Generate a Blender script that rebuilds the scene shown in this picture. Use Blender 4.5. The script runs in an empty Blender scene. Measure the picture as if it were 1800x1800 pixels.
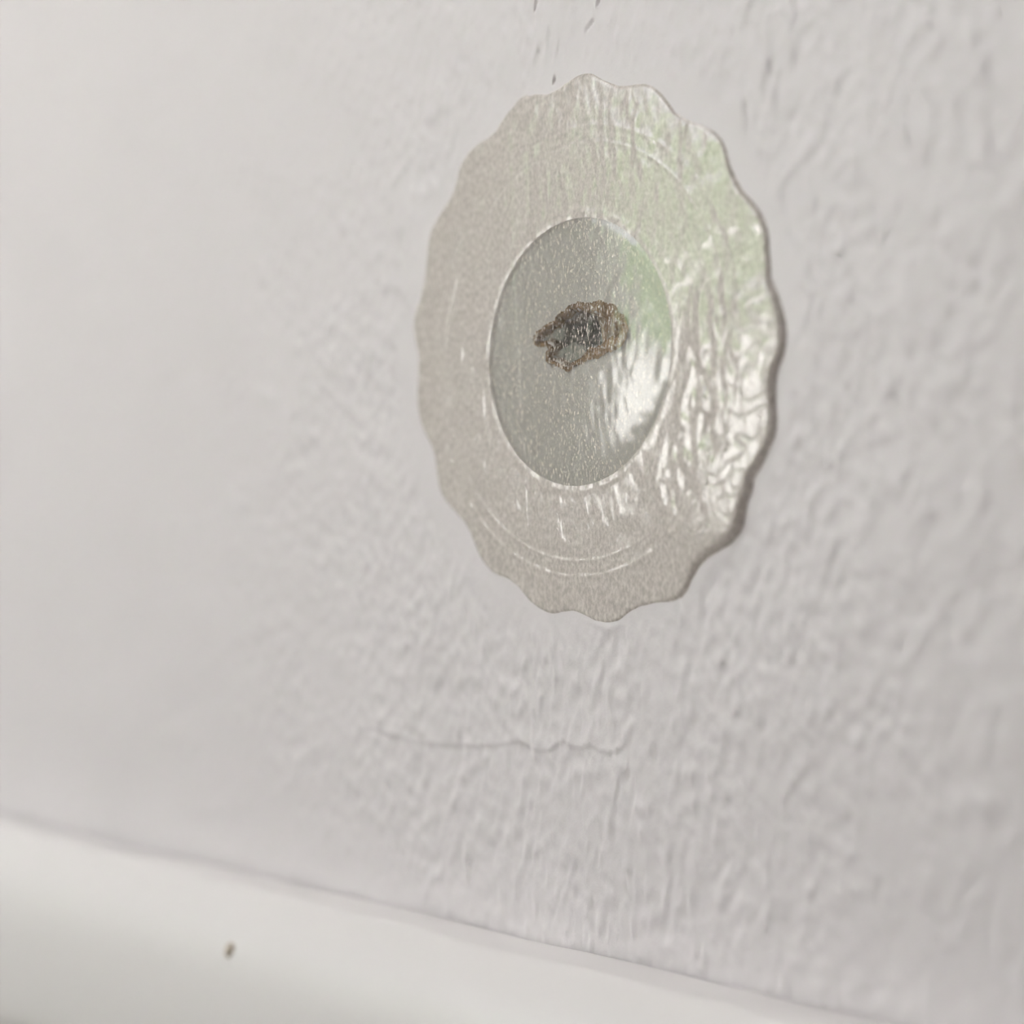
import bpy, math, numpy as np
from mathutils import Vector

# ------------------------------------------------------------ camera, sky, light, exposure
S = bpy.context.scene
COL = S.collection
F = 3500.0                       # focal length in pixels of the 1800 px frame
PSI = math.radians(49.0)         # angle between the lens axis and the wall's normal
ZC = 0.95                        # height of the patch above the floor
Z0 = 0.270                       # distance to the patch along the lens axis
PIT = math.atan(23 / F)
fw = np.array([-math.sin(PSI) * math.cos(PIT), math.cos(PSI) * math.cos(PIT), math.sin(PIT)])
rt = np.array([math.cos(PSI), math.sin(PSI), 0.0])
up = np.cross(rt, fw)
P0 = np.array([0, 0, ZC])
C = P0 - Z0 * (fw + rt * (1013 - 900) / F - up * (612 - 900) / F)


def unproj(px, py, y=0.0):
    """point where the sight line of a pixel meets the plane Y = y"""
    d = fw + rt * (px - 900) / F - up * (py - 900) / F
    return C + d * ((y - C[1]) / d[1])


cam = bpy.data.cameras.new('camera')
cam.sensor_width = 36
cam.lens = 36 * F / 1800
cam.clip_start = 0.01
cam.dof.use_dof = True
cam.dof.focus_distance = float(np.dot(unproj(1045, 900) - C, fw))
cam.dof.aperture_fstop = 8.0
co = bpy.data.objects.new('camera', cam)
COL.objects.link(co)
co.location = C
co.rotation_euler = (math.pi / 2 + PIT, 0, PSI)
S.camera = co

w = bpy.data.worlds.new('sky')
S.world = w
w.use_nodes = True
bg = w.node_tree.nodes['Background']
bg.inputs[0].default_value = (0.93, 0.94, 1.0, 1)     # even overcast sky
bg.inputs[1].default_value = 6.0
sun = bpy.data.lights.new('sun', 'SUN')
sun.energy = 29.0
sun.angle = 0.05
sun.color = (1, 0.98, 0.96)
so = bpy.data.objects.new('sun', sun)
COL.objects.link(so)
so.rotation_euler = (math.radians(-48), 0, math.radians(14))   # from behind the house onto the garden

S.view_settings.view_transform = 'Standard'
S.view_settings.look = 'None'
S.view_settings.gamma = 1
S.view_settings.use_curve_mapping = False
S.view_settings.exposure = 0.49
S.cycles.use_denoising = True
S.cycles.max_bounces = 8
S.cycles.adaptive_threshold = 0.02
S.cycles.transparent_max_bounces = 12
S.cycles.sample_clamp_indirect = 10

rng = np.random.default_rng(4)


# ------------------------------------------------------------ helpers
def mesh(name, V, Fc, m, parent=None, smooth=False, attr=None):
    me = bpy.data.meshes.new(name)
    me.from_pydata([tuple(v) for v in V], [], [tuple(f) for f in Fc])
    me.update()
    if smooth:
        me.polygons.foreach_set('use_smooth', [True] * len(me.polygons))
    if attr is not None:
        a = me.color_attributes.new('tint', 'FLOAT_COLOR', 'POINT')
        a.data.foreach_set('color', np.ascontiguousarray(attr, dtype=np.float32).ravel())
    me.materials.append(m)
    o = bpy.data.objects.new(name, me)
    COL.objects.link(o)
    if parent:
        o.parent = parent
    return o


def grid_mesh(name, P, m, parent=None, attr=None, wrap=False):
    """P is an (n, k, 3) array of points, joined as a quad grid"""
    n, k = P.shape[:2]
    idx = np.arange(n * k).reshape(n, k)
    a = idx[:-1, :-1]; b = idx[:-1, 1:]; c = idx[1:, 1:]; d = idx[1:, :-1]
    q = np.stack([a, b, c, d], -1).reshape(-1, 4)
    if wrap:
        q = np.concatenate([q, np.stack([idx[:-1, -1], idx[:-1, 0], idx[1:, 0], idx[1:, -1]], -1)])
    me = bpy.data.meshes.new(name)
    me.vertices.add(n * k)
    me.vertices.foreach_set('co', np.ascontiguousarray(P, dtype=np.float32).ravel())
    me.loops.add(q.size)
    me.loops.foreach_set('vertex_index', q.astype(np.int32).ravel())
    me.polygons.add(len(q))
    me.polygons.foreach_set('loop_start', np.arange(0, q.size, 4, dtype=np.int32))
    me.update(calc_edges=True)
    me.validate()
    me.polygons.foreach_set('use_smooth', [True] * len(me.polygons))
    if attr is not None:
        at = me.color_attributes.new('tint', 'FLOAT_COLOR', 'POINT')
        at.data.foreach_set('color', np.ascontiguousarray(attr, dtype=np.float32).ravel())
    me.materials.append(m)
    o = bpy.data.objects.new(name, me)
    COL.objects.link(o)
    if parent:
        o.parent = parent
    return o


def box(V, Fc, x0, x1, y0, y1, z0, z1):
    b = len(V)
    V += [(x, y, z) for x in (x0, x1) for y in (y0, y1) for z in (z0, z1)]
    Fc += [tuple(b + i for i in f) for f in
           ((0, 1, 3, 2), (4, 6, 7, 5), (0, 4, 5, 1), (2, 3, 7, 6), (0, 2, 6, 4), (1, 5, 7, 3))]


def boxes(name, bs, m, parent=None):
    V, Fc = [], []
    for b in bs:
        box(V, Fc, *b)
    return mesh(name, V, Fc, m, parent)


def struct(o):
    o['kind'] = 'structure'
    return o


def mat(name, col, rough=0.5, noise=None, bump=None, spec=0.5):
    """noise = (scale, colour2), bump = [(scale vector, strength, distance, detail)]"""
    m = bpy.data.materials.new(name)
    m.use_nodes = True
    N, L = m.node_tree.nodes, m.node_tree.links
    p = N['Principled BSDF']
    p.inputs['Base Color'].default_value = (*col, 1)
    p.inputs['Roughness'].default_value = rough
    p.inputs['Specular IOR Level'].default_value = spec
    tc = N.new('ShaderNodeTexCoord')
    if noise:
        t = N.new('ShaderNodeTexNoise'); t.inputs['Scale'].default_value = noise[0]
        t.inputs['Detail'].default_value = 4
        r = N.new('ShaderNodeMix'); r.data_type = 'RGBA'
        r.inputs[6].default_value = (*col, 1); r.inputs[7].default_value = (*noise[1], 1)
        L.new(tc.outputs['Object'], t.inputs['Vector'])
        L.new(t.outputs['Fac'], r.inputs[0]); L.new(r.outputs[2], p.inputs['Base Color'])
    add_bump(m, bump, [p])
    return m


def add_bump(m, bump, targets):
    N, L = m.node_tree.nodes, m.node_tree.links
    prev = None
    tc = N.new('ShaderNodeTexCoord')
    for sv, st, di, de in bump or []:
        mp = N.new('ShaderNodeMapping'); mp.inputs['Scale'].default_value = sv
        t = N.new('ShaderNodeTexNoise'); t.inputs['Scale'].default_value = 1
        t.inputs['Detail'].default_value = de
        b = N.new('ShaderNodeBump'); b.inputs['Strength'].default_value = st
        b.inputs['Distance'].default_value = di
        L.new(tc.outputs['Object'], mp.inputs['Vector']); L.new(mp.outputs[0], t.inputs['Vector'])
        L.new(t.outputs['Fac'], b.inputs['Height'])
        if prev:
            L.new(prev.outputs[0], b.inputs['Normal'])
        prev = b
    if prev:
        for q in targets:
            L.new(prev.outputs[0], q.inputs['Normal'])


def field(sx, sz, cell, seed, n=1024):
    """smooth random field with blur widths sx, sz (metres); returns a sampler f(x, z), unit variance"""
    g = np.random.default_rng(seed).standard_normal((n, n))
    k = np.fft.fftfreq(n, cell) * 2 * np.pi
    G = np.exp(-0.5 * ((k[None, :] * sx) ** 2 + (k[:, None] * sz) ** 2))
    g = np.fft.ifft2(np.fft.fft2(g) * G).real
    g /= g.std()

    def f(x, z):
        u = np.asarray(x) / cell; v = np.asarray(z) / cell
        i = np.floor(u).astype(int); j = np.floor(v).astype(int)
        a = u - i; b = v - j
        i0 = i % n; i1 = (i + 1) % n; j0 = j % n; j1 = (j + 1) % n
        return (g[j0, i0] * (1 - a) + g[j0, i1] * a) * (1 - b) + (g[j1, i0] * (1 - a) + g[j1, i1] * a) * b
    return f


def smooth(a, b, x):
    t = np.clip((x - a) / (b - a), 0, 1)
    return t * t * (3 - 2 * t)


def sdist(X, Z, poly):
    """signed distance (inside positive) of points to a closed polygon"""
    poly = np.asarray(poly)
    d = np.full(X.shape, 1e9); ins = np.zeros(X.shape, bool)
    for (ax, az), (bx, bz) in zip(poly, np.roll(poly, -1, 0)):
        ex, ez = bx - ax, bz - az
        t = np.clip(((X - ax) * ex + (Z - az) * ez) / (ex * ex + ez * ez + 1e-18), 0, 1)
        d = np.minimum(d, np.hypot(X - ax - t * ex, Z - az - t * ez))
        c = (az > Z) != (bz > Z)
        ins ^= c & (X < (bx - ax) * (Z - az) / (bz - az + 1e-18) + ax)
    return np.where(ins, d, -d)


def pdist(X, Z, pts):
    """distance to an open polyline"""
    d = np.full(X.shape, 1e9)
    for (ax, az), (bx, bz) in zip(pts[:-1], pts[1:]):
        ex, ez = bx - ax, bz - az
        t = np.clip(((X - ax) * ex + (Z - az) * ez) / (ex * ex + ez * ez), 0, 1)
        d = np.minimum(d, np.hypot(X - ax - t * ex, Z - az - t * ez))
    return d


def wall_pts(pix, y=0.0):
    return [(q[0], q[2]) for q in (unproj(a, b, y) for a, b in pix)]


# ------------------------------------------------------------ materials
PAINT = (0.80, 0.757, 0.770)
M_room = mat('room_paint', (0.78, 0.755, 0.75), 0.6, bump=[((400, 400, 400), .15, .0005, 3)])
M_white = mat('white_gloss_paint', (0.87, 0.84, 0.83), 0.35,
              bump=[((120, 900, 900), .12, .0002, 4), ((2500, 2500, 2500), .1, .0001, 3)])
M_floor = mat('oak_floor', (0.50, 0.44, 0.38), 0.4, (6, (0.58, 0.51, 0.44)))
M_hedge = mat('hedge_leaves', (0.22, 0.36, 0.13), 0.5, (9, (0.36, 0.53, 0.25)), bump=[((30, 30, 30), 1, .08, 3)])
M_render = mat('white_render', (0.88, 0.87, 0.85), 0.7, bump=[((60, 60, 60), .3, .004, 3)])
M_grass = mat('pale_paving', (0.46, 0.42, 0.39), 0.8, (4, (0.52, 0.47, 0.44)))

# wall paint: colour from the 'tint' attribute (paint, gypsum, paper, painted shade in the pit), eggshell sheen, fine relief
M_wall = mat('wall_paint', PAINT, 0.42, spec=0.45,
             bump=[((1500, 1500, 850), .30, .00020, 3), ((5200, 5200, 3600), .25, .00006, 3)])
N = M_wall.node_tree.nodes
vc = N.new('ShaderNodeVertexColor'); vc.layer_name = 'tint'
M_wall.node_tree.links.new(vc.outputs[0], N['Principled BSDF'].inputs['Base Color'])


def film(name, trans, milk, c1, c2, scale, bump, rough, ior=1.56, milk2=None, ramp=(.36, .64)):
    """thin plastic: tinted see-through + milky diffuse share + Fresnel gloss"""
    m = bpy.data.materials.new(name); m.use_nodes = True
    N, L = m.node_tree.nodes, m.node_tree.links
    N.clear()
    out = N.new('ShaderNodeOutputMaterial')
    tr = N.new('ShaderNodeBsdfTransparent'); tr.inputs[0].default_value = (*trans, 1)
    df = N.new('ShaderNodeBsdfDiffuse')
    gl = N.new('ShaderNodeBsdfGlossy'); gl.inputs['Roughness'].default_value = rough
    fr = N.new('ShaderNodeFresnel'); 
    gm = N.new('ShaderNodeNewGeometry'); io = N.new('ShaderNodeMapRange')
    io.inputs[3].default_value = ior; io.inputs[4].default_value = 1 / ior      # thin sheet: same gloss from both sides
    L.new(gm.outputs['Backfacing'], io.inputs[0]); L.new(io.outputs[0], fr.inputs['IOR'])
    tc = N.new('ShaderNodeTexCoord'); mp = N.new('ShaderNodeMapping'); mp.inputs['Scale'].default_value = scale
    t = N.new('ShaderNodeTexNoise'); t.inputs['Scale'].default_value = 1; t.inputs['Detail'].default_value = 5
    t.inputs['Roughness'].default_value = .65
    L.new(tc.outputs['Object'], mp.inputs[0]); L.new(mp.outputs[0], t.inputs[0])
    rp = N.new('ShaderNodeValToRGB')
    rp.color_ramp.elements[0].position = ramp[0]; rp.color_ramp.elements[0].color = (*c1, 1)
    rp.color_ramp.elements[1].position = ramp[1]; rp.color_ramp.elements[1].color = (*c2, 1)
    L.new(t.outputs['Fac'], rp.inputs[0]); L.new(rp.outputs[0], df.inputs[0])
    m1 = N.new('ShaderNodeMixShader'); m2 = N.new('ShaderNodeMixShader')
    mr = N.new('ShaderNodeMapRange'); mr.inputs[1].default_value = ramp[0]; mr.inputs[2].default_value = ramp[1]
    mr.inputs[3].default_value = milk; mr.inputs[4].default_value = milk2 or milk
    L.new(t.outputs['Fac'], mr.inputs[0]); L.new(mr.outputs[0], m1.inputs[0])
    L.new(tr.outputs[0], m1.inputs[1]); L.new(df.outputs[0], m1.inputs[2])
    L.new(fr.outputs[0], m2.inputs[0]); L.new(m1.outputs[0], m2.inputs[1]); L.new(gl.outputs[0], m2.inputs[2])
    L.new(m2.outputs[0], out.inputs[0])
    add_bump(m, bump, [df, gl, fr])
    return m


M_flange = film('clear_plastic_flange', (.9, .89, .87), .55, (.79, .725, .665), (.96, .90, .84), (2200, 2200, 1300),
                [((1500, 1500, 700), .30, .00012, 3), ((7000, 7000, 2600), .15, .00003, 2)], .07, milk2=.75)
M_dish = film('clear_plastic_dish', (.755, .765, .73), .07, (.90, .83, .75), (.95, .87, .78), (5000, 5000, 1500),
              [((7000, 7000, 1800), .08, .00003, 2)], .07, milk2=.85, ramp=(.54, .62))
M_paper = mat('torn_brown_paper', (0.09, 0.045, 0.015), 0.9, (1400, (0.62, 0.36, 0.16)),
              bump=[((2500, 2500, 2500), .8, .0003, 3)])
M_stain = mat('brown_fleck', (0.60, 0.52, 0.42), 0.7)

# ------------------------------------------------------------ wall with its roller texture, cracks and the hole
HOLE = wall_pts([(941, 598), (945, 588), (953, 583), (964, 573), (978, 568), (981, 558), (996, 550), (1003, 541),
                 (1018, 537), (1036, 541), (1056, 539), (1068, 546), (1078, 545), (1083, 559), (1095, 565),
                 (1098, 580), (1092, 597), (1082, 604), (1066, 610), (1052, 620), (1034, 625), (1024, 634),
                 (1012, 638), (1001, 650), (986, 643), (974, 637), (964, 634), (964, 624), (971, 612),
                 (962, 604), (950, 607), (943, 604)])
FLAP = wall_pts([(966, 626), (972, 612), (984, 602), (1000, 600), (1012, 606), (1034, 612), (1040, 622),
                 (1022, 634), (1000, 648), (976, 636)])
FLAP2 = wall_pts([(940, 596), (955, 582), (975, 574), (996, 582), (1003, 592), (986, 600), (968, 606), (950, 606)])
PIT_ = wall_pts([(979, 562), (1004, 545), (1024, 548), (1034, 575), (1034, 598), (1022, 606), (1006, 598), (990, 578)])
CRACK = wall_pts([(620, 1285), (655, 1282), (700, 1296), (740, 1307), (785, 1311), (830, 1313), (870, 1312),
                  (912, 1304), (935, 1316), (950, 1322), (966, 1321), (982, 1308), (992, 1304), (1003, 1312),
                  (1022, 1316), (1040, 1311), (1056, 1321), (1072, 1325), (1092, 1318), (1110, 1303)])
CUSP = wall_pts([(1010, 1092), (1034, 1098), (1056, 1112), (1070, 1130), (1086, 1110), (1112, 1096)])
NICKS = [wall_pts(p) for p in ([(943, 3), (940, 12), (939, 18)], [(1052, 0), (1049, 6)],
                               [(1042, 34), (1036, 43), (1029, 51)], [(975, 136), (973, 146)])]

xs = np.concatenate([[-3.0, -1.0, -.4, -.25], np.arange(-.195, -.0125, .00036), np.arange(-.0125, .0125, .00016),
                     np.arange(.0125, .092, .00034), [.12, .3, 1, 3.0]])
zs = np.concatenate([[0, .4, .7, .8], np.arange(ZC - .106, ZC - .0075, .00034), np.arange(ZC - .0075, ZC + .0085, .00016),
                     np.arange(ZC + .0085, ZC + .068, .00034), [ZC + .09, ZC + .2, 1.7, 2.4]])
X, Z = np.meshgrid(xs, zs)
f1 = field(.00036, .00068, .00025, 1)
f2 = field(.0016, .0022, .0004, 2)
f3 = field(.006, .008, .001, 3)
f4 = field(.00035, .0006, .00015, 5)
a = f1(X, Z)
rel = .000062 * a + .000010 * np.maximum(a, 0) ** 1.5 + .000020 * f2(X, Z) + .00009 * f3(X, Z)
mask = smooth(-.25, -.19, X) * (1 - smooth(.09, .12, X)) * smooth(.8, .845, Z) * (1 - smooth(1.02, 1.04, Z))
h = rel * mask * (.2 + .8 * smooth(.036, .0415, np.hypot(X - .0002, Z - ZC)))                       # height toward the room
near = (np.abs(X) < .12) & (np.abs(Z - ZC) < .11)
xn, zn = X[near], Z[near]
hn = h[near]
cx = np.array([p[0] for p in CRACK]); cz = np.array([p[1] for p in CRACK])
d_ = zn - np.interp(xn, cx, cz)
ends = smooth(cx[0], cx[0] + .008, xn) * (1 - smooth(cx[-1] - .002, cx[-1], xn))
hn += .00020 * smooth(-.00015, .00025, d_) * np.exp(-np.maximum(d_, 0) / .0022) * ends
dn = sdist(xn, zn, wall_pts([(1010, 1085), (1034, 1098), (1056, 1112), (1070, 1130), (1086, 1110), (1112, 1090)]))
hn += .00020 * smooth(0, .0013, dn)
for nk in NICKS:
    hn += -.00035 * np.exp(-(pdist(xn, zn, nk) / .00022) ** 2)
# the hole: ragged drop to a pit, two sagging paper flaps
loc = (np.abs(xn) < .0125) & (np.abs(zn - ZC) < .009)
xl, zl = xn[loc], zn[loc]
jit = .00028 * f4(xl, zl)
dh = sdist(xl, zl, HOLE) + jit
df_ = sdist(xl, zl, FLAP) + jit
dg = sdist(xl, zl, FLAP2) + jit
dp = sdist(xl, zl, PIT_) + jit * .6
depth = smooth(-.0001, .0009, dh) * .0022 + smooth(-.0004, .0007, dp) * .0055
lip = .0008 + .0005 * smooth(0, .002, df_)
depth = depth * (1 - smooth(0, .0003, df_)) + lip * smooth(0, .0003, df_) * smooth(0, .0004, dh)
depth = depth * (1 - smooth(0, .0003, dg)) + .0010 * smooth(0, .0003, dg) * smooth(0, .0004, dh)
hl = hn[loc]
hl = hl * (1 - smooth(0, .0005, dh)) - depth + .00012 * np.abs(f4(xl * 1.7, zl)) * smooth(0, .0004, dh)
hn[loc] = hl
h[near] = hn
tint = np.ones(X.shape + (4,)); tint[..., :3] = PAINT
tn = tint[near]
tl = tn[loc]
gyp = np.array([.22, .225, .20]); brown = np.array([.36, .20, .09]); pit_shade = np.array([.02, .025, .02]); flap = np.array([.40, .41, .38])


def lay(c, k):
    global tl
    k = np.clip(k, 0, 1)[:, None]
    tl[:, :3] = tl[:, :3] * (1 - k) + c * k


lay(gyp, smooth(0, .0003, dh))
lay(brown, smooth(0, .0003, dh) * smooth(.0016, .0036, xl - unproj(1010, 580)[0]) * smooth(-.0006, .0010, f4(xl * .6, zl * .6) * .0006 + (zl - unproj(1050, 588)[2]) * .5))
lay(pit_shade, smooth(-.0002, .0006, dp) * .9)  # shade of the deep pit painted into the tint
lay(flap, smooth(0, .0003, df_))
lay(flap, smooth(0, .0003, dg) * .8)
lay(brown * .9, np.exp(-((dh - .0002) / .00032) ** 2) * .8)
tn[loc] = tl
tint[near] = tn
wall = struct(grid_mesh('wall_back', np.stack([X, -h, Z], -1)[:, ::-1].copy(), M_wall, attr=tint[:, ::-1].copy()))

# brown torn paper standing up round the hole
pp = np.array(HOLE)
seg = []
for a_, b_ in zip(pp, np.roll(pp, -1, 0)):
    n = max(2, int(np.hypot(*(b_ - a_)) / .00022))
    for i in range(n):
        seg.append(a_ + (b_ - a_) * i / n)
seg = np.array(seg)
nn = len(seg)
tan = np.roll(seg, -2, 0) - np.roll(seg, 2, 0)
tan /= np.linalg.norm(tan, axis=1)[:, None] + 1e-12
nrm = np.stack([tan[:, 1], -tan[:, 0]], 1)
cen = seg.mean(0)
if np.mean(np.sum(nrm * (seg - cen), 1)) < 0:
    nrm = -nrm
jj = rng.standard_normal(nn); jj = (jj + np.roll(jj, 1) + np.roll(jj, -1)) / 2
right = smooth(-.002, .006, seg[:, 0] - cen[0])
wid = .00026 + .00060 * right + .00012 * np.abs(jj)
rows = []
for s, hh in ((-1.6, -.0012), (-.7, -.0001), (.0, .00020), (.6, .00016), (1.0, .00006)):
    q = seg + nrm * (wid * s)[:, None] + .00006 * rng.standard_normal((nn, 2))
    rows.append(np.stack([q[:, 0], np.full(nn, -(hh + .0001)) - .00008 * np.abs(jj), q[:, 1]], 1))
tp = grid_mesh('torn_paper', np.array(rows), M_paper, wall, wrap=True)
tp['label'] = 'brown torn paper round the hole'

# ------------------------------------------------------------ the clear scalloped patch
OUT = [(1036, 126), (1013, 129), (991, 144), (975.6, 155.6), (957.8, 164), (935.6, 164.4), (915.6, 168), (902, 179),
       (889, 195.6), (878, 211), (866.7, 229), (851, 242), (833, 252), (820, 264.4), (809, 280), (802, 295.6),
       (798, 315.6), (793, 333), (784.4, 351), (773, 369), (762, 384), (753, 402), (749, 420), (746, 443),
       (744, 470), (740, 500), (734, 525), (724.4, 547), (721.7, 567), (721.7, 583), (726, 603), (730, 625),
       (730.5, 655), (728.6, 683), (728.6, 711), (733, 739), (740, 758), (752, 780.6), (760, 805.6), (763, 833),
       (767, 860), (777, 881), (793, 899), (810, 918), (822, 938), (831, 962), (842, 987), (860, 1008), (889, 1019.5),
       (908, 1035.6), (924, 1056.6), (944, 1073), (966, 1082), (985.6, 1078), (1005, 1076), (1024, 1084),
       (1043.6, 1094.6), (1066, 1099), (1085.5, 1092.7), (1101.6, 1079), (1121, 1068), (1146.7, 1062.4),
       (1172.5, 1059), (1192, 1051.7), (1204.7, 1037), (1211, 1018), (1224, 995), (1240, 979), (1262.7, 966),
       (1282, 953.5), (1296, 935), (1305, 910), (1308, 885), (1318, 860), (1320, 838), (1335, 819), (1348, 792),
       (1359.4, 764), (1363.6, 736), (1359, 708), (1359.4, 672), (1364, 644), (1376, 619), (1380, 586), (1375, 558),
       (1369, 536), (1359.4, 508), (1350, 487), (1351, 464), (1348, 444), (1348, 422), (1344.4, 398), (1333, 373),
       (1320, 355.6), (1302, 335.6), (1289, 313), (1280, 291), (1275.6, 266.7), (1269, 246.7), (1253, 229),
       (1233, 217.8), (1206.7, 209), (1184.4, 196.7), (1175.6, 182), (1162, 164.4), (1144.4, 149), (1129, 144.4),
       (1109, 146.7), (1091, 150), (1073, 145.6), (1055.6, 137.8)]
TH = .0005                                        # thickness at the rim
op = np.array(wall_pts(OUT, -TH))
inn = np.array(wall_pts([(1020 + 158 * math.cos(t), 619 + 239 * math.sin(t)) for t in np.linspace(0, 2 * math.pi, 90)], -TH))
cc = (inn.max(0) + inn.min(0)) / 2
ang = np.arctan2(op[:, 1] - cc[1], op[:, 0] - cc[0])
rad = np.hypot(*(op - cc).T)
o_ = np.argsort(ang); ang, rad = ang[o_], rad[o_]
NA = 1400
th = np.linspace(-math.pi, math.pi, NA, endpoint=False)
ro = np.interp(th, np.concatenate([ang - 2 * math.pi, ang, ang + 2 * math.pi]), np.tile(rad, 3))
k = np.exp(-.5 * (np.arange(-8, 9) / 3.2) ** 2); k /= k.sum()
ro = np.convolve(np.concatenate([ro[-8:], ro, ro[:8]]), k, 'valid')
ri = np.hypot(*(inn - cc).T).mean()
print('inner radius mm', ri * 1000, 'outer', ro.mean() * 1000, 'centre', cc)

patch = bpy.data.objects.new('wall_patch', None)
COL.objects.link(patch)
patch.location = (cc[0], 0, cc[1])
patch['label'] = 'round clear plastic patch with scalloped edge stuck over the hole in the wall'
patch['category'] = 'wall patch'

SCR = [wall_pts(p) for p in ([(899, 232), (903, 330), (906, 425)], [(905, 470), (911, 560), (916, 640), (922, 730)],
                              [(924, 760), (928, 850)], [(929, 860), (934, 1008)], [(988, 860), (991, 990)])]


def scratch(a, b):
    e = np.zeros(a.shape)
    for p in SCR:
        n_ = (np.abs(a + cc[0] - p[0][0]) < .003)
        e[n_] += .00003 * np.exp(-(pdist(a[n_] + cc[0], b[n_] + cc[1], p) / .00010) ** 2)
    return e


g1 = field(.00048, .00085, .0002, 11)
g2 = field(.0014, .0022, .0004, 12)
g3 = field(.0004, .0007, .0002, 13)
NR = 240
s = np.linspace(0, 1, NR)
TT, SS = np.meshgrid(th, s)
RR = ri + (ro[None, :] - ri) * SS
xx = RR * np.cos(TT); zz = RR * np.sin(TT)
q = RR / ro.mean()
y = np.full(RR.shape, TH)
y += .00004 * np.exp(-((RR - ri - .0006) / .0006) ** 2)                 # bead round the dish
y += .000025 * np.exp(-((q - .84) / .010) ** 2) + .00002 * np.exp(-((q - .78) / .007) ** 2)   # moulded rings
edge = (ro[None, :] - RR)
y = y * (1 - .8 * np.exp(-(edge / .0003) ** 2))
# wrinkles and blisters where the right side has lifted
gm = field(.0008, .0016, .0004, 14)(xx, zz)
gw = field(.0012, .0010, .0004, 15)(xx, zz)
b1 = g1(xx, zz); b2 = g2(xx, zz)
rightside = np.exp(-(np.abs(TT + .20) / .85) ** 6)
y -= (1 - rightside) * .00026 * SS ** 2 * (1 - .3 * np.sin(TT).clip(0))   # the flange falls away from the dish
low = np.exp(-(np.abs(TT + .36) / .56) ** 6)                 # lifted, lower right
rimoff = 1 - np.exp(-(edge / .0006) ** 2)
inner = low * smooth(.57, .66, q) * (1 - smooth(.74, .86, q + .04 * gm))
outer = low * smooth(.74, .86, q + .04 * gm) * rimoff
y += inner * (.00006 * b1 + .00004 * np.maximum(gm, 0) - .00003)
y += low * .00042 * ((q - .52) / .26).clip(0, 1) * (1 - np.exp(-(edge / .0006) ** 2))
y += outer * (.00001 + .000005 * b1 + .000004 * b2 + .022 * np.clip(-zz - .012, 0, .02))
crk = np.minimum(np.abs(np.mod(zz / .0042 + .35 * gw, 1) - .5), np.abs(np.mod(xx / .0030 + .35 * gm, 1) - .5))
y -= outer * .00007 * np.exp(-(crk / .035) ** 2)
high = np.exp(-(np.abs(TT - .50) / .65) ** 4) * smooth(.62, .8, q) * rimoff
y += high * (.000012 * b1 + .00014 * smooth(1.0, 1.8, gm))
y += .000010 * g3(xx, zz) + (.00001 + .00001 * rightside) * b2
y += scratch(xx, zz)
P = np.stack([xx, -y, zz], -1)
rimrow = np.stack([xx[-1] * 1.002, np.zeros(NA) + .0001, zz[-1] * 1.002], -1)[None]
fl = grid_mesh('flange', np.concatenate([P, rimrow])[::-1].copy(), M_flange, patch, wrap=True)
fl['label'] = 'milky beige scalloped outer ring, blistered on the right'

NR2 = 170
s = np.linspace(0.002, 1, NR2)
TT, SS = np.meshgrid(th[::2], s)
RR = ri * SS
xx = RR * np.cos(TT); zz = RR * np.sin(TT)
y = TH - .00003 + .00036 * (1 - SS ** 2) * (1 - .6 * smooth(-.006, .008, zz)) + .012 * xx * (1 - SS ** 6)
y += .00024 * np.exp(-((xx - .0182) / .0026) ** 2 - ((zz + .004) / .0065) ** 2)
y -= .00003 * np.exp(-((SS - 1) / .03) ** 2)
y += .000006 * g3(xx, zz) + .000006 * g2(xx * .6, zz * .6)
y += .6 * scratch(xx, zz)
dish = grid_mesh('centre_dish', np.stack([xx, -y, zz], -1)[::-1].copy(), M_dish, patch, wrap=True)
dish['label'] = 'grey see-through round centre over the hole'

# ------------------------------------------------------------ chair rail under the patch
top = unproj(1016, 1667)[2]
prof = [(.0007, -.0060), (.00075, -.0004), (.0008, -.00012), (.0009, -.00002), (.0012, 0.0), (.0070, -.0001), (.0078, -.0002), (.0082, -.0004),
        (.0085, -.0006), (.0102, -.0022), (.0124, -.0046), (.0138, -.0072), (.0146, -.0098), (.0152, -.0135), (.0155, -.0300), (.0145, -.0340), (.0110, -.0380),
        (.0090, -.0430), (.0088, -.0560), (.0, -.0580)]
rx = np.concatenate([[-3, -1, -.4], np.linspace(-.25, .12, 180), [.4, 1, 3]])
fr_ = field(.006, .006, .001, 21)
R_ = np.zeros((len(prof), len(rx), 3))
for i, (d, dz) in enumerate(prof):
    R_[i, :, 0] = rx
    R_[i, :, 1] = -d - (0.00008 * fr_(rx, rx * 0 + i * .003) if i else 0)
    if i < 5:                            # the gap behind the rail widens to the left
        R_[i, :, 1] -= .0022 * (1 - smooth(-.14, -.03, rx))
    R_[i, :, 2] = top + dz + .00008 * fr_(rx, rx * 0 + i * .003 + .1)
rail = struct(grid_mesh('trim_1', R_, M_white))
rail['label'] = 'white painted chair rail along the wall under the patch'
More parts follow.
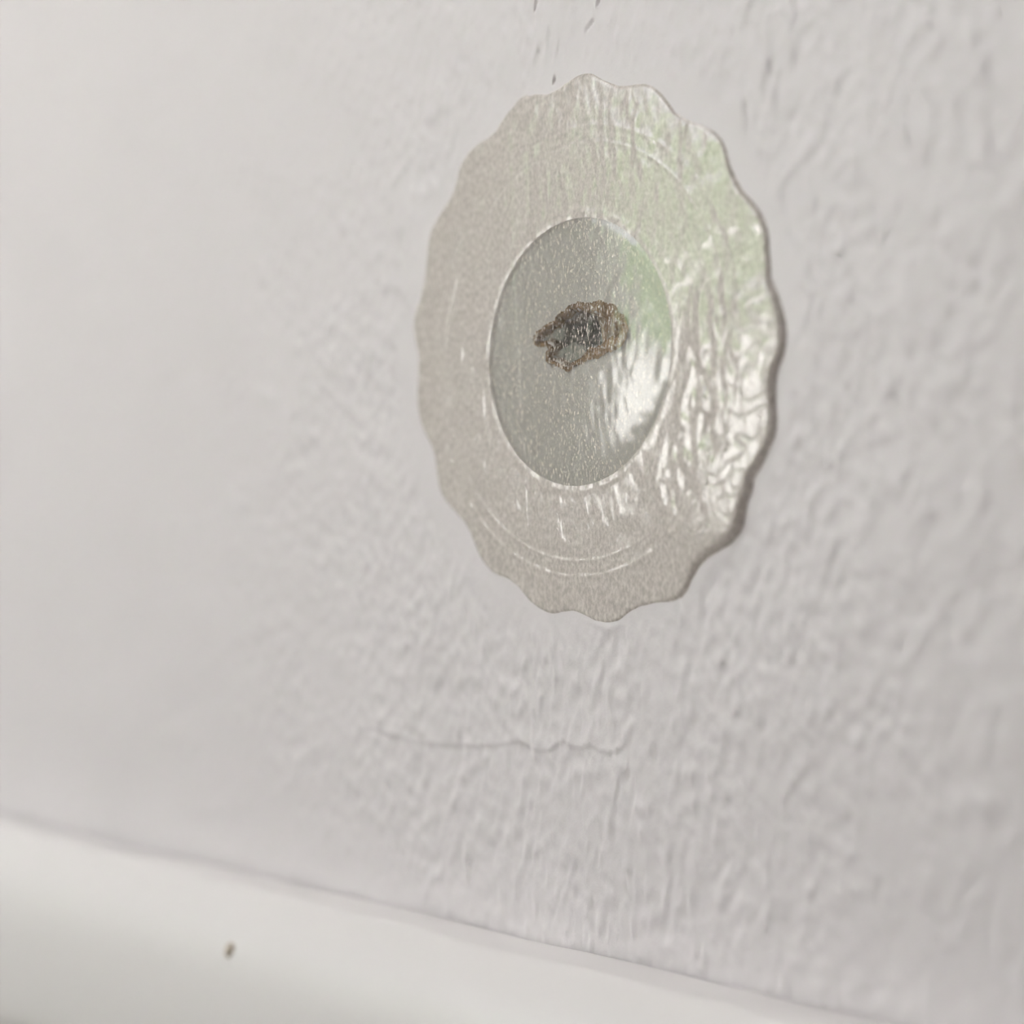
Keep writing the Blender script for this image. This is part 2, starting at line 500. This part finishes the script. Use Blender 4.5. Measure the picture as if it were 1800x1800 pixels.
# a brown fleck on the rail
dy = -.0148
for _ in range(12):
    fp = unproj(403, 1672, dy)
    dy = -np.interp(top - fp[2], [-b_ for a_, b_ in prof[2:]], [a_ for a_, b_ in prof[2:]])
V, Fc = [], []
for i in range(5):
    for j in range(14):
        a_ = j / 14 * 2 * math.pi; r_ = .00105 * math.cos(i / 4 * 1.5)
        V.append((fp[0] + r_ * math.cos(a_) * (1 + .2 * math.sin(2 * a_)), dy + .0008 - .0010 * math.sin(i / 4 * 1.57) - .0004,
                  fp[2] + 1.25 * r_ * math.sin(a_)))
for i in range(4):
    for j in range(14):
        Fc.append((i * 14 + j, i * 14 + (j + 1) % 14, (i + 1) * 14 + (j + 1) % 14, (i + 1) * 14 + j))
fk = mesh('paint_fleck', V, Fc, M_stain, rail, smooth=True)

# ------------------------------------------------------------ the room: a hallway with a window opposite
Y1 = -0.95
WX0, WX1, WZ0, WZ1 = -1.06, -.42, ZC - .055, 2.15
T = .12
struct(boxes('wall_front', [(-3, WX0, Y1 - T, Y1, 0, 2.4), (WX1, 3, Y1 - T, Y1, 0, 2.4),
                            (WX0, WX1, Y1 - T, Y1, 0, WZ0), (WX0, WX1, Y1 - T, Y1, WZ1, 2.4)], M_room))
struct(boxes('wall_left', [(-3.1, -3, Y1 - T, .1, 0, 2.4)], M_room))
struct(boxes('wall_right', [(3, 3.1, Y1 - T, .1, 0, 2.4)], M_room))
struct(boxes('floor', [(-3.1, 3.1, Y1 - T, .1, -.1, 0)], M_floor))
struct(boxes('ceiling', [(-3.1, 3.1, Y1 - T, .1, 2.4, 2.5)], M_room))
fr0 = .04
win = struct(boxes('window_1', [(WX0, WX0 + fr0, Y1 - .09, Y1 - .03, WZ0, WZ1), (WX1 - fr0, WX1, Y1 - .09, Y1 - .03, WZ0, WZ1),
                                (WX0 + fr0, WX1 - fr0, Y1 - .09, Y1 - .03, WZ0, WZ0 + fr0),
                                (WX0 + fr0, WX1 - fr0, Y1 - .09, Y1 - .03, WZ1 - fr0, WZ1)], M_white))
M_pane = film('window_glass', (.97, .98, .97), 0, (1, 1, 1), (1, 1, 1), (1, 1, 1), None, .0)
boxes('window_pane', [(WX0 + fr0, WX1 - fr0, Y1 - .065, Y1 - .06, WZ0 + fr0, WZ1 - fr0)], M_pane, win)

# added ceiling lamp, out of view, to brighten the top of the rail
V, Fc = [], []
LP = (-.55, -.45)
lamp = bpy.data.objects.new('added_fill_lamp', None)
COL.objects.link(lamp)
lamp.location = (*LP, 2.4)
lamp['label'] = 'added round ceiling lamp out of view, brightens the rail from above'
lamp['category'] = 'lamp'


def lathe(name, pr, m, parent, n=48):
    T_ = np.linspace(0, 2 * math.pi, n, endpoint=False)
    P_ = np.array([[(r * math.cos(t), r * math.sin(t), z) for t in T_] for r, z in pr])
    return grid_mesh(name, P_, m, parent, wrap=True)


lathe('fill_lamp_base', [(.001, 0), (.18, 0), (.18, -.03), (.165, -.034), (.160, -.03)], M_white, lamp)
M_diff = bpy.data.materials.new('fill_lamp_diffuser'); M_diff.use_nodes = True
pb = M_diff.node_tree.nodes['Principled BSDF']
pb.inputs['Base Color'].default_value = (.9, .9, .88, 1)
pb.inputs['Emission Color'].default_value = (1, .97, .95, 1)
pb.inputs['Emission Strength'].default_value = 11.0
lathe('fill_lamp_shade', [(.001, -.055), (.08, -.052), (.13, -.045), (.16, -.03)], M_diff, lamp)

# ------------------------------------------------------------ garden seen only as a reflection
struct(boxes('ground', [(-30, 30, -30, Y1 - T, -.3, -.2)], M_grass))
struct(boxes('garden_wall', [(-4.75, 8.02, -5.14, -4.86, 1.58, 1.70), (-18, 8, -5.1, -4.9, -.2, 1.58), (-18.02, -4.75, -5.14, -4.86, 1.58, 1.64)], M_render))
V, Fc = [], []
hf = field(.25, .25, .05, 31)
hx = np.arange(-24, 6, .1); hz = np.arange(-.2, 3.9, .1)
HX, HZ = np.meshgrid(hx, hz)
HY = -8.5 + .16 * hf(HX, HZ) - .5 * smooth(3.2, 3.9, HZ)
hd = grid_mesh('hedge', np.stack([HX, HY, HZ], -1)[:, ::-1].copy(), M_hedge)
hd.modifiers.new('depth', 'SOLIDIFY').thickness = .8
hd['label'] = 'tall green hedge behind the garden wall outside the window'
hd['category'] = 'hedge'
